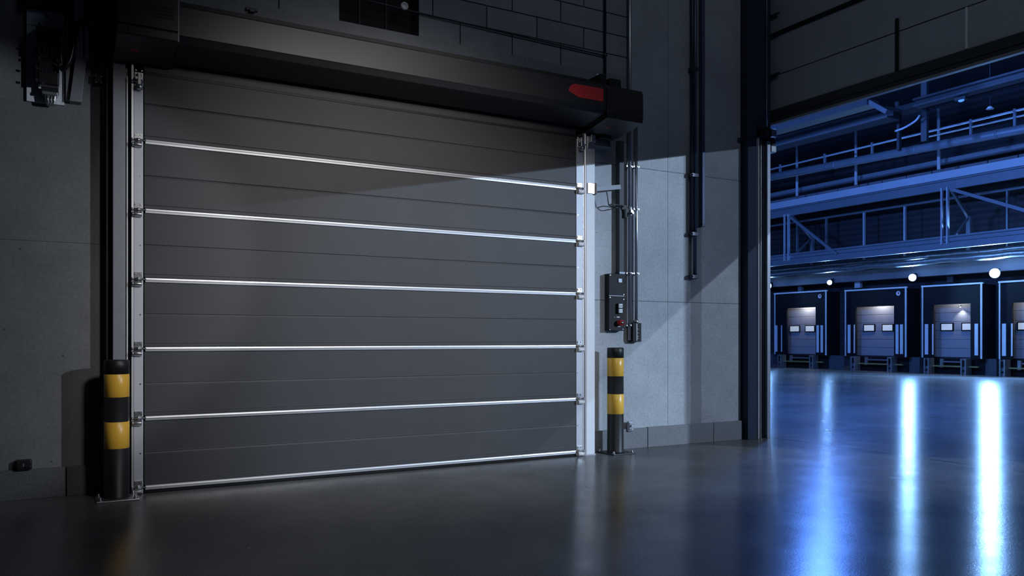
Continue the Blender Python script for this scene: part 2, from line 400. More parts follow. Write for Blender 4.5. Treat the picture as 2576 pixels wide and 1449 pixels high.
def hinge(cx, z, sgn, short=False):
    """plate with two bolts, knuckle on the rail axis, roller hanging below; sgn=-1 pin points left"""
    m = B().box(cx-.027, cx+.027, -.010, -.004, z-.004, z+.036)
    h = m.build('hinge', M['chrome'], door, .001)
    b = B()
    for dx in (-.017, .017): b.cyl((cx+dx, -.010, z+.024), (cx+dx, -.016, z+.024), .0058, 6)
    build_each(b, 'bolt', M['steel'], h)
    k = B().cyl((cx-.03, -.017, z-.012), (cx+.03, -.017, z-.012), .0085, 16).cyl((cx-.012, -.017, z-.012), (cx+.012, -.017, z-.012), .0115, 16)
    k.cyl((cx-sgn*.052, -.015, z-.013), (cx+sgn*.042, -.015, z-.013), .005, 10).cyl((cx+sgn*.036, -.015, z-.013), (cx+sgn*.044, -.015, z-.013), .011, 12)
    k.build('knuckle', M['chrome'], h)
    r = B()
    zc = z-.048 if not short else z-.040
    r.prism([(-.004, zc+.026), (-.026, zc+.020), (-.038, zc+.006), (-.036, zc-.010), (-.022, zc-.019), (-.004, zc-.016)], cx-.026, cx+.022)
    r.cyl((cx-sgn*.02, -.022, zc), (cx+sgn*.034, -.022, zc), .0165, 20).cyl((cx+sgn*.034, -.022, zc), (cx+sgn*.042, -.022, zc), .019, 20)
    r.build('roller', M['white'] if sgn > 0 else M['chrome'], h, .003)
for i, z in enumerate(RZ):
    hinge(.571, z, -1, i == 0); hinge(4.405, z, 1, i == 0)
def top_roller(cx, z, sgn):
    h = B().box(cx-.03, cx+.03, -.014, -.004, z-.05, z+.05).box(cx-.028, cx+.024, -.045, -.014, z-.01, z+.012).box(cx-.01, cx+.01, -.05, -.01, z-.05, z+.04)
    o = h.build('top_hinge', M['chrome'], door, .002)
    B().cyl((cx-sgn*.03, -.034, z-.022), (cx+sgn*.05, -.034, z-.022), .006, 10).cyl((cx-.02, -.034, z-.02), (cx+.022, -.034, z-.02), .016, 18).cyl((cx-.018, -.04, z-.062), (cx+.022, -.04, z-.062), .021, 18).build('roller', M['steel'], o)
    bb = B()
    for dx, dz in ((-.02, .035), (.02, .035), (.02, .06), (-.02, .06)): bb.cyl((cx+dx, -.012, z+dz), (cx+dx, -.022, z+dz), .006, 6)
    build_each(bb, 'bolt', M['steel'], o)
top_roller(.575, 2.985, -1); top_roller(4.41, 2.985, 1)

# side guides: stationary frames left and right of the curtain
gl = thing('door_guide', 'dark grey upright door guide left of the closed curtain', 'door frame', (.45, .1, 0))
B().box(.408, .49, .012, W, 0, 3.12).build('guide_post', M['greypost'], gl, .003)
B().box(.37, .408, .09, W, 0, 3.12).build('wall_strip', M['halldark'], gl, .002)
B().box(.496, .504, .006, .1, 0, 3.0).build('edge_strip', M['panel'], gl, .001)
B().box(.49, .515, .06, W, 0, 3.12).build('back_strip', M['greypost'], gl)
B().box(.515, .532, .05, W, 0, 3.12).build('channel', M['black'], gl)
B().prism([(.527, -.006), (.541, -.006), (.541, .06), (.535, .06), (.535, .0), (.527, .0)], 0, 3.1, 'z').build('edge_rail', M['alu'], gl)
gr = thing('door_guide', 'bright pale grey upright door guide right of the closed curtain', 'door frame', (4.53, .1, 0))
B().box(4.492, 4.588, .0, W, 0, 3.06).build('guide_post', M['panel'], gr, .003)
B().box(4.447, 4.455, -.004, .12, 0, 3.08).build('edge_rail', M['alu'], gr, .001)
B().box(4.455, 4.478, .05, .12, 0, 3.1).build('channel', M['black'], gr)
B().prism([(4.463, -.004), (4.476, -.010), (4.486, -.004), (4.492, .004), (4.492, .06), (4.463, .06)], 0, 3.1, 'z').build('edge_rail', M['alu'], gr, .001)
B().box(4.444, 4.6, .0, .10, 0, .006).build('foot_plate', M['steel'], gr)
B().box(4.497, 4.583, -.008, .0, 2.94, 3.06).box(4.52, 4.57, -.04, -.008, 3.0, 3.07).build('head_bracket', M['chrome'], gr, .003)

# ------------------------------------------------------------------ the long hood over the door
hood = thing('door_hood', 'long near-black hood casing over the big door with a red end marker', 'hood', (2.6, .1, 3.08))
YB = .17
body = [(YB, 3.44), (-.30, 3.437), (-.345, 3.436), (-.372, 3.434), (-.38, 3.425), (-.38, 3.226), (-.372, 3.214), (-.352, 3.176), (-.06, 3.120), (-.06, 3.34), (YB, 3.34)]
B().prism(body, .797, 4.440).build('casing', M['hood'], hood, .003)
B().prism([(YB, 3.50), (-.30, 3.478), (-.345, 3.472), (-.345, 3.437), (YB, 3.437)], .797, 4.440).build('top_lip', M['hood_dark'], hood, .002)
B().prism([(YB, 3.50), (-.36, 3.46), (-.37, 3.43), (-.37, 3.20), (-.35, 3.16), (-.06, 3.11), (YB, 3.2)], 4.436, 4.458).build('seam_gap', M['hood_dark'], hood)
cap = [(YB, 3.47), (-.30, 3.452), (-.367, 3.444), (-.385, 3.40), (-.385, 3.19), (-.376, 3.142), (-.051, 3.084), (YB, 3.084)]
B().prism(cap, 4.456, 4.87).build('end_cap', M['hood'], hood, .004)
mot = [(YB, 3.80), (-.385, 3.78), (-.385, 3.245), (-.372, 3.243), (-.372, 3.236), (-.385, 3.234), (-.385, 3.180), (-.376, 3.172), (-.06, 3.096), (YB, 3.096)]
mc = B().prism(mot, .409, .789).build('motor_cover', M['hood'], hood, .003)
B().box(.47, .476, -.3862, -.38, 3.182, 3.78).build('panel_seam', M['hood_dark'], mc)
for k in range(4): B().box(.61, .765, -.3868, -.37, 3.385-.022*k, 3.396-.022*k).build('vent_slot', M['hood_dark'], mc)
B().box(.789, .797, -.386, YB, 3.176, 3.78).build('edge_trim', M['greyplate'], hood)
mk = [(4.031, 3.324), (4.040, 3.354), (4.066, 3.384), (4.108, 3.396), (4.412, 3.398), (4.412, 3.281), (4.132, 3.283)]
B().prism(mk, -.3808, -.3790, 'y').build('red_marker', M['red'], hood, label='red arrow-shaped marker panel')
def badge(cx, y, z, w, nrm):
    """small red smile-shaped mark lying on the sloping underside"""
    top = [(-.5*w, 0), (-.42*w, -.006), (-.2*w, -.010), (.2*w, -.010), (.42*w, -.006), (.5*w, 0)]
    bot = [(.44*w, -.016), (.30*w, -.024), (.16*w, -.027), (.08*w, -.022), (-.08*w, -.022), (-.16*w, -.027), (-.30*w, -.024), (-.44*w, -.016)]
    prof = top+bot; sl = nrm
    vs = [(cx+a, y-b*1.6, z+sl*(-b*1.6)-.0005) for a, b in prof]; vs2 = [(x, yy, zz-.0015) for x, yy, zz in vs]
    m = B(); k = len(vs); m._add(vs+vs2, [tuple(range(k)), tuple(range(k, 2*k))[::-1]]+[(i, (i+1) % k, (i+1) % k+k, i+k) for i in range(k)])
    return m
badge(.535, -.225, 3.1361, .062, -.2405).build('red_badge', M['redb'], hood)
badge(4.60, -.225, 3.1147, .075, -.178).build('red_badge', M['redb'], hood)
B().box(4.62, 4.685, -.05, .15, 3.47, 3.665).box(4.77, 4.905, .0, .15, 3.44, 3.66).build('mounting_block', M['hood_dark'], hood, .006)
mb_ = B().box(4.6, 4.80, .03, .17, 2.99, 3.06).build('wall_bracket', M['greyplate'], hood, .003)
build_each(B().cyl((4.765, .03, 3.04), (4.765, .018, 3.04), .011, 12).cyl((4.775, .03, 3.01), (4.775, .018, 3.01), .008, 12), 'bolt', M['black'], mb_)
B().box(4.62, 4.76, -.04, .12, 3.05, 3.09).build('underside_bracket', M['hood_dark'], hood, .01)
B().cyl((4.67, .07, 3.44), (4.67, .07, 3.7), .012, 12).build('hanger_rod', M['panel'], hood)

# ------------------------------------------------------------------ bollards
def bollard(cx, cy, h, bands, label, r=.0805):
    t = thing('bollard', label, 'bollard', (cx, cy, 0), 'black and yellow bollards beside the big door')
    p = B().box(cx-.135, cx+.135, cy-.15, cy+.08 if cx < 1 else cy+.13, 0, .012).build('base_plate', M['steel'] if cx < 1 else M['boll'], t, .003)
    for sx in (-.11, .11):
        for sy in (-.12, .055 if cx < 1 else .105):
            B().cyl((cx+sx, cy+sy, .012), (cx+sx, cy+sy, .017), .017, 16).cyl((cx+sx, cy+sy, .017), (cx+sx, cy+sy, .03), .011, 6).cyl((cx+sx, cy+sy, .03), (cx+sx, cy+sy, .037), .006, 10).build('anchor_bolt', M['chrome'], p)
    B().lathe([(r+.006, .012), (r+.001, .019), (r, .02), (r, h-.1)], (cx, cy, 0), n=56).build('post', M['boll'], t)
    for a, b in bands: B().lathe([(r, a), (r+.0012, a+.001), (r+.0012, b-.001), (r, b)], (cx, cy, 0), n=56).build('yellow_band', M['yellow'], t)
    B().lathe([(r+.0014, h-.1), (r+.0014, h-.008), (r-.006, h), (.001, h)], (cx, cy, 0), n=56, flats=(2,)).build('post_cap', M['boll'], t)
bollard(.425, -.1, .972, ((.355, .54), (.712, .888)), 'black and yellow banded bollard at the left end of the closed door')
bollard(4.83, -.005, 1.03, ((.385, .579), (.752, .938)), 'black and yellow banded bollard under the black control box')

# ------------------------------------------------------------------ control box, conduits and fittings right of the door
cb = thing('control_box', 'black two-part wall control box with red emergency button', 'control box', (4.94, .15, 1.2))
B().box(4.842, 5.038, .117, W, 1.548, 1.763).build('upper_housing', M['boxblack'], cb, .003)
lo = B().box(4.842, 5.036, .117, W, 1.196, 1.542).build('lower_housing', M['boxblack'], cb, .003)
B().box(4.844, 5.034, .1165, .118, 1.5425, 1.5475).build('seam_strip', M['greyplate'], cb)
for x, z in ((4.858, 1.748), (5.025, 1.56), (4.855, 1.526), (5.025, 1.512), (4.853, 1.208), (5.015, 1.212)):
    build_each(B().cyl((x, .117, z), (x, .1145, z), .0045, 10), 'screw', M['chrome'], cb)
d = B().box(4.952, 5.0, .110, .117, 1.676, 1.718).build('display', M['black'], cb, .001)
B().box(4.957, 4.997, .1085, .110, 1.68, 1.715).build('display_face', M['screenb'], d)
ic = B()
for x, z, w, h in ((4.962, 1.686, .012, .009), (4.978, 1.692, .014, .004), (4.976, 1.684, .016, .004), (4.966, 1.70, .022, .004)): ic.box(x, x+w, .1075, .1085, z, z+h)
build_each(ic, 'display_icon', M['inkw'], d)
for z, kind in ((1.444, 0), (1.394, 1)):
    bt = B().box(4.938, 4.996, .092, .117, z-.024, z+.024).build('push_button', M['black'], cb, .003)
    B().box(4.949, 4.989, .089, .092, z-.019, z+.019).build('button_face', M['screenw'], bt, .002)
    ic = B()
    if kind == 0:
        for k in range(3): ic.box(4.956+.007*k, 4.96+.007*k, .088, .089, z-.008, z+.006)
        ic.prism([(4.976, z-.009), (4.984, z-.009), (4.98, z+.009)], .088, .089, 'y')
    else:
        ic.box(4.96, 4.966, .088, .089, z-.009, z-.001); ic.prism([(4.964, z+.002), (4.974, z+.002), (4.969, z+.011)], .088, .089, 'y'); ic.box(4.972, 4.983, .088, .089, z-.008, z-.005)
    build_each(ic, 'button_icon', M['ink'], bt)
st = B().lathe([(.026, .117), (.026, .108), (.019, .106), (.019, .088)], (4.968, 0, 1.276), 'y', 28).build('stop_collar', M['redb'], cb)
kb = B().lathe([(.019, .09), (.027, .086), (.029, .076), (.027, .066), (.022, .062), (.001, .062)], (4.968, 0, 1.276), 'y', 32).build('emergency_button', M['redb'], cb)
B().lathe([(.020, .0625), (.019, .0605), (.001, .0605)], (4.968, 0, 1.276), 'y', 28).build('button_disc', M['black'], kb)
B().box(4.957, 4.979, .0595, .0605, 1.274, 1.279).build('button_mark', M['inkw'], kb)
lt = B().prism([(4.906, 1.333), (4.914, 1.337), (4.914, 1.329)], .1163, .117, 'y')
for k, w in enumerate((.006, .007, .006, .007)): lt.box(4.938+.0095*k, 4.938+.0095*k+w, .1163, .117, 1.327, 1.339)
for k in range(5): lt.box(4.948+.0075*k, 4.948+.0075*k+.005, .1163, .117, 1.234, 1.240)
build_each(lt, 'panel_lettering', M['inkw'], cb)

def conduit(name, label, pts, r, mat, clamps=(), cm='chrome', cr=1.45, wallY=W):
    t = thing(name, label, 'conduit', pts[0])
    B().tube(pts, r, 16, 1).build('pipe', M[mat], t)
    for z in clamps:
        x, y = pts[0][0], pts[0][1]
        c = B().cyl((x, y, z-.009), (x, y, z+.009), r*cr, 18).box(x-r*2.1, x-r*.9, y-.006, y+.006, z-.008, z+.008).box(x+r*.9, x+r*2.1, y-.006, y+.006, z-.008, z+.008)
        c.box(x-.008, x+.008, y, wallY-.001, z-.008, z+.008)
        c.build('clamp', M[cm], t, .001)
    return t
cA = thing('cable_duct', 'square dark steel duct rising from the black control box', 'duct', (5.01, .15, 1.76))
B().box(4.978, 5.0, .125, W, 1.763, 3.1).build('duct_side', M['ductgrey'], cA, .002)
B().box(5.0, 5.042, .132, W, 1.763, 3.1).build('duct_cover', M['ductgrey'], cA, .004)
B().box(4.972, 5.046, .12, W, 1.763, 1.79).build('end_collar', M['darkpipe'], cA, .003)
fB = B().cyl((5.055, .11, 2.405), (5.055, .175, 2.405), .03, 16).cyl((5.045, .12, 2.33), (5.045, .12, 2.42), .018, 16).box(5.0, 5.06, .112, .16, 2.41, 2.455)
fB.build('gland_fitting', M['ductgrey'], cA, .003)
conduit('conduit', 'tall thin steel conduit just right of the control box, open lower end', [(5.128, .155, 1.1), (5.128, .155, 6.9)], .019, 'steel', (1.25, 1.779, 2.86))
B_c = conduit('conduit', 'thin steel conduit running down into the small black junction box', [(5.213, .155, 1.275), (5.213, .155, 3.3)], .0165, 'steel', (1.78, 2.435, 2.866))
cf = B().cyl((5.128, .155, 2.36), (5.128, .155, 2.45), .027, 16).cyl((5.118, .15, 2.40), (5.118, .10, 2.40), .017, 14).cyl((5.14, .15, 2.385), (5.14, .11, 2.385), .012, 12)
cfo = cf.build('union_fitting', M['steel'], None, .003, at=(5.128, .155, 2.36)); cfo['label'] = 'chunky pipe union on the tall conduit beside the looped cable'; cfo['category'] = 'pipe fitting'
jb = thing('junction_box', 'small black junction box at the foot of the right conduit', 'junction box', (5.19, .15, 1.09))
B().box(5.142, 5.252, .12, W, 1.085, 1.275).build('housing', M['boxblack'], jb, .004)
B().box(5.187, 5.193, .1155, .12, 1.095, 1.27).build('cover_edge', M['chrome'], jb)
dts = B()
for z in (1.215, 1.175, 1.14, 1.12): dts.box(5.204, 5.212, .1175, .12, z-.004, z+.003)
build_each(dts, 'indicator', M['inkw'], jb)
B().cyl((5.213, .155, 1.27), (5.213, .155, 1.31), .022, 14).build('gland', M['chrome'], jb)
ar = thing('support_arm', 'flat steel arm tying the right door guide to the square duct', 'bracket', (4.63, .02, 2.56))
B().box(4.588, 4.592, -.03, .06, 2.50, 2.62).box(4.50, 4.592, -.012, .0, 2.51, 2.61).build('fixing_plate', M['chrome'], ar, .008)
B().bar((4.592, .02, 2.562), (4.985, .115, 2.635), .006, .045).build('arm_bar', M['greyplate'], ar, .001)
lc = B().tube([(4.78, .085, 2.59), (4.80, .085, 2.53), (4.815, .09, 2.46), (4.83, .095, 2.435), (4.90, .075, 2.415), (4.97, .09, 2.43), (5.02, .11, 2.44), (4.96, .12, 2.452), (4.88, .12, 2.452), (4.832, .10, 2.438)], .0055, 8, 5).build('sensor_cable', M['cable'], None, at=(4.78, .085, 2.44))
lc['label'] = 'thin black looped cable hanging from the steel arm'; lc['category'] = 'cable'
# upper cable run above the hood
t = conduit('conduit', 'dark vertical conduit dropping behind the right end of the hood', [(4.83, .165, 3.66), (4.83, .165, 6.9)], .012, 'darkpipe', (3.94,), 'darkpipe', 1.6)
t = thing('conduit', 'thin dark conduit sloping across the block wall above the hood', 'conduit', (2.69, .17, 3.99))
B().tube([(1.7, .17, 4.002), (2.69, .17, 3.972), (4.81, .17, 3.936)], .0065, 12, 1).build('pipe', M['darkpipe'], t)
B().lathe([(.034, .19), (.034, .155), (.022, .15), (.022, .165), (.006, .165)], (2.69, 0, 3.998), 'y', 24).build('cable_gland', M['panel'], t)
nl = B().box(1.36, 1.45, .165, W, 3.705, 3.728).box(1.385, 1.425, .15, W, 3.69, 3.715).build('lintel_clip', M['darkpipe'], None, .003, at=(1.4, .17, 3.7)); nl['label'] = 'tiny dark clip on the lintel above the left end of the hood'; nl['category'] = 'clip'

# conduits on the far concrete wall
cp = thing('conduit', 'dark twin conduit with three clamps on the far concrete wall', 'conduit', (5.97, .14, 1.75))
B().cyl((5.955, .145, 2.22), (5.955, .145, 6.9), .015, 14).build('pipe', M['darkpipe'], cp)
B().cyl((5.992, .145, 1.75), (5.992, .145, 6.9), .019, 14).build('pipe', M['bluepipe'], cp)
for z in (1.775, 2.228, 2.852, 3.98): B().box(5.93, 6.022, .118, .178, z-.02, z+.02).cyl((5.94, .118, z), (5.94, .11, z), .008, 8).build('clamp', M['darkpipe'], cp, .004)
cq = thing('conduit', 'flat blue-grey trunking beside the dark twin conduit', 'conduit', (6.1, .15, 2.33))
B().box(6.082, 6.122, .13, .178, 2.335, 6.9).build('trunking', M['bluepipe'], cq, .004)
B().box(6.078, 6.126, .126, .178, 2.315, 2.345).build('end_stop', M['darkpipe'], cq, .002)
wp = thing('wall_plate', 'tiny dark metal plate high on the far concrete wall', 'plate', (6.66, .17, 3.32))
B().box(6.645, 6.71, .165, .178, 3.30, 3.34).build('plate', M['darkpipe'], wp, .002)
build_each(B().cyl((6.658, .165, 3.32), (6.658, .161, 3.32), .007, 8).cyl((6.698, .165, 3.32), (6.698, .161, 3.32), .007, 8), 'screw', M['chrome'], wp)

def socket(x0, x1, z0, z1, y, mat, label, rnd):
    t = thing('wall_socket', label, 'socket', ((x0+x1)/2, y, (z0+z1)/2))
    B().box(x0, x1, y-.028, y, z0, z1).build('housing', mat, t, rnd, 4)
    cx, cz = (x0+x1)/2, (z0+z1)/2
    B().box(cx-(x1-x0)*.34, cx+(x1-x0)*.34, y-.034, y-.028, cz-(z1-z0)*.36, cz+(z1-z0)*.36).build('cover', mat, t, .006, 3)
    build_each(B().cyl((cx, y-.034, cz+.008), (cx, y-.05, cz+.008), .010, 14).cyl((cx, y-.034, cz-.03), (cx, y-.042, cz-.03), .007, 12), 'lock_knob', M['chrome'], t)
    return t
M['sockgrey'] = plain('grey_socket_plastic', (.3, .32, .35), .35)
socket(5.098, 5.170, .178, .284, .165, M['sockgrey'], 'grey wall socket low beside the right bollard', .012)
s2 = thing('wall_socket', 'black double wall socket on top of the left skirting', 'socket', (-.14, .17, .24))
B().box(-.188, -.09, .135, W, .208, .28).build('housing', M['black'], s2, .01, 3)
for x in (-.163, -.115): B().box(x-.018, x+.018, .128, .135, .224, .264).build('flap', M['black'], s2, .004)
B().box(-.143, -.135, .126, .135, .235, .256).build('hinge_pin', M['greyplate'], s2)
pn = thing('sensor_plate', 'small square dark sensor plate on the concrete left of the door guide', 'plate', (.32, .16, 2.98))
B().box(.30, .348, .135, W, 2.955, 3.015).build('housing', M['black'], pn, .004)
for x, z in ((.307, 2.962), (.341, 2.962), (.307, 3.008), (.341, 3.008)): build_each(B().cyl((x, .135, z), (x, .131, z), .004, 8), 'screw', M['chrome'], pn)

# ------------------------------------------------------------------ fittings high on the left wall
bp = thing('backing_plate', 'tall grey metal plate behind the black motor unit', 'plate', (0, .17, 2.8))
B().box(-.123, .108, .165, W, 3.31, 3.42).build('upper_sheet', M['backplate'], bp, .001)
B().box(-.123, .108, .165, W, 2.775, 3.306).build('lower_sheet', M['backplate'], bp, .001)
build_each(B().cyl((.0, .1655, 3.386), (.0, .160, 3.386), .011, 16), 'bolt', M['black'], bp)
ov = B().box(-.123, .108, .12, W, 3.425, 3.9).build('cover_box', M['black'], None, .004, at=(0, .15, 3.425)); ov['label'] = 'black box at the top edge above the grey metal plate'; ov['category'] = 'box'
mu = thing('motor_unit', 'black ribbed motor unit with bolted flanges on the upper left wall', 'motor', (.01, .1, 2.87))
hb = B().box(-.055, .085, .06, .165, 3.06, 3.27).build('housing', M['black'], mu, .012, 3)
rb = B()
for k in range(6): rb.box(-.05+.025*k, -.043+.025*k, .045, .07, 3.08, 3.25)
build_each(rb, 'cooling_fin', M['black'], hb)
B().box(-.055, .075, .07, .165, 2.885, 3.05).build('gear_housing', M['black'], mu, .01, 3)
B().box(-.066, .09, .085, .165, 3.045, 3.066).box(-.066, .09, .085, .165, 3.262, 3.285).box(-.066, -.05, .08, .165, 2.87, 3.28).build('flange', M['black'], mu, .003)
for x, z in ((-.045, 3.285), (.072, 3.27), (-.045, 3.055), (.065, 3.05), (-.06, 2.9), (.055, 3.02), (-.06, 2.98), (-.06, 3.13), (-.06, 3.2), (-.025, 2.88)):
    build_each(B().cyl((x, .06, z), (x, .046, z), .0095, 6), 'flange_bolt', M['darkpipe'], mu)
vb = B()
for k in range(5): vb.cyl((-.025+.019*k, .07, 2.97), (-.025+.019*k, .06, 2.97), .006, 8)
build_each(vb, 'terminal', M['darkpipe'], mu)
sp = thing('limit_switch', 'dark switch block with a pale ribbed foot below the black motor unit', 'switch', (.02, .12, 2.75))
B().box(-.035, .072, .09, .165, 2.835, 2.872).build('housing', M['black'], sp, .004)
B().box(-.03, .066, .075, .165, 2.815, 2.838).build('collar', M['steel'], sp, .004)
B().prism([(-.014, 2.815), (.056, 2.815), (.048, 2.752), (-.002, 2.752)], .08, .15, 'y').build('foot', M['steel'], sp, .006)
rb = B()
for x in (.006, .024, .042): rb.cyl((x, .078, 2.76), (x-.004+.004*(x > .02), .078, 2.81), .005, 8)
build_each(rb, 'rib', M['chrome'], sp)
vd = thing('cable_channel', 'upright ribbed metal channel with a tapered grey lower cover', 'channel', (.2, .12, 2.79))
B().box(.172, .225, .10, W, 3.13, 4.2).build('upper_profile', M['panel'], vd, .003)
B().box(.232, .262, .10, W, 3.125, 3.345).build('side_profile', M['panel'], vd, .003)
rb = B()
for x in (.186, .205, .222, .236, .258): rb.box(x-.002, x+.002, .092, .1, 3.13, 3.345)
build_each(rb, 'rib', M['chrome'], vd)
B().prism([(.178, 3.127), (.246, 3.127), (.214, 2.797), (.139, 2.797)], .105, W, 'y').build('lower_cover', M['greypost'], vd, .002)
B().box(.116, .140, .135, W, 2.81, 4.2).build('rear_rail', M['greypost'], vd, .002)
cbl = B().tube([(.085, .04, 2.985), (.118, .02, 3.02), (.142, .01, 3.08), (.156, 0, 3.16), (.173, 0, 3.256), (.198, 0, 3.321), (.237, 0, 3.349), (.284, 0, 3.347), (.334, 0, 3.337), (.38, .01, 3.352), (.412, .03, 3.41), (.43, .05, 3.48), (.436, .06, 3.56)], .021, 14, 6).build('power_cable', M['cable'], None, at=(.2, 0, 3.0))
cbl['label'] = 'thick black cable curving from the motor unit up to the hood'; cbl['category'] = 'cable'
eb = thing('switch_cabinet', 'black cabinet at the top edge between metal channel and hood', 'cabinet', (.33, .1, 3.43))
B().box(.262, .40, .06, W, 3.43, 4.1).build('housing', M['black'], eb, .006)
B().box(.283, .307, .056, .06, 3.495, 3.52).build('label_plate', M['greyplate'], eb)
B().box(.322, .35, .056, .06, 3.492, 3.517).build('label_plate', M['greyplate'], eb)

# ------------------------------------------------------------------ raised gateway door on the right
gt = thing('gateway_door', 'raised slate-grey sectional door over the blue loading hall', 'door', (7.12, -3, 3.53))
zs = [3.69, 4.075, 4.53, 4.985, 5.44, 5.75]
for a, b in zip(zs[:-1], zs[1:]):
    B().box(7.12, 7.16, -6.35, .185, a+.004, b-.006).build('door_panel', M['leaf'], gt, .004)
B().box(7.128, 7.155, -6.35, .185, 3.69, 5.75).build('panel_core', M['black'], gt)
B().box(7.10, 7.17, -6.35, .185, 3.60, 3.69).box(7.112, 7.16, -6.35, .185, 3.555, 3.60).build('bottom_rail', M['halldark'], gt, .004)
B().box(7.105, 7.165, -6.35, .185, 3.525, 3.552).build('bottom_strip', M['greypost'], gt, .003)
B().prism([(7.10, 4.515), (7.085, 4.53), (7.10, 4.556), (7.12, 4.56), (7.12, 4.51)], -6.35, .185, 'y').build('panel_seal', M['rubber'], gt)
B().box(7.098, 7.12, -1.462, -1.432, 3.69, 4.2).build('dark_bar', M['rubber'], gt, .004)  # thin dark upright strip on the raised door
B().prism([(7.119, 3.70), (7.112, 3.70), (7.112, 4.07), (7.119, 4.07)], -2.135, -2.118, 'y').build('panel_edge', M['panel'], gt)
for z in (4.075, 4.53, 4.745):
    B().box(7.09, 7.12, .13, .185, z-.03, z+.03).cyl((7.08, .10, z), (7.08, -.02, z), .011, 10).box(7.078, 7.12, .04, .10, z-.012, z+.012).build('panel_hinge', M['darkpipe'], gt, .002)
gp = thing('gateway_frame', 'tall slate-blue upright frame at the left edge of the gateway', 'door frame', (6.85, .15, 0))
B().box(6.722, 6.856, .10, .5, 0, 7).build('frame_post', M['leafpost'], gp, .004)
B().box(6.856, 7.02, .165, .5, 0, 3.44).build('channel', M['black'], gp)
B().box(6.856, 7.085, .11, .5, 3.44, 7).build('upper_plate', M['leafpost'], gp, .003)
B().box(6.884, 6.896, .10, .18, 0, 3.38).build('edge_rail', M['panel'], gp, .001)
B().box(6.944, 6.952, .12, .18, 0, 3.40).build('edge_rail', M['steel'], gp, .001)
B().box(6.985, 6.989, .13, .18, 0, 3.40).build('edge_rail', M['darkpipe'], gp, .001)
B().box(7.022, 7.072, .10, .5, 0, 3.335).build('inner_jamb', M['jamb'], gp, .003)
B().cyl((7.0, .09, 3.45), (7.0, .09, 7), .006, 10).build('lift_rod', M['steel'], gp)
B().box(6.87, 7.04, .06, .165, 3.36, 3.47).build('head_block', M['black'], gp, .006)
B().cyl((6.965, .06, 3.41), (6.965, .035, 3.41), .025, 16).build('pulley', M['darkpipe'], gp)
rl = B().box(7.075, 7.15, .08, .18, 3.39, 3.475).build('roller_bracket', M['chrome'], gp, .006)
B().box(7.085, 7.145, .09, .17, 3.28, 3.38).build('roller_block', M['black'], rl, .005)
B().box(7.075, 7.155, .09, .18, 3.215, 3.29).cyl((7.15, .13, 3.22), (7.15, .13, 3.36), .008, 10).build('roller_cup', M['steel'], rl, .006)

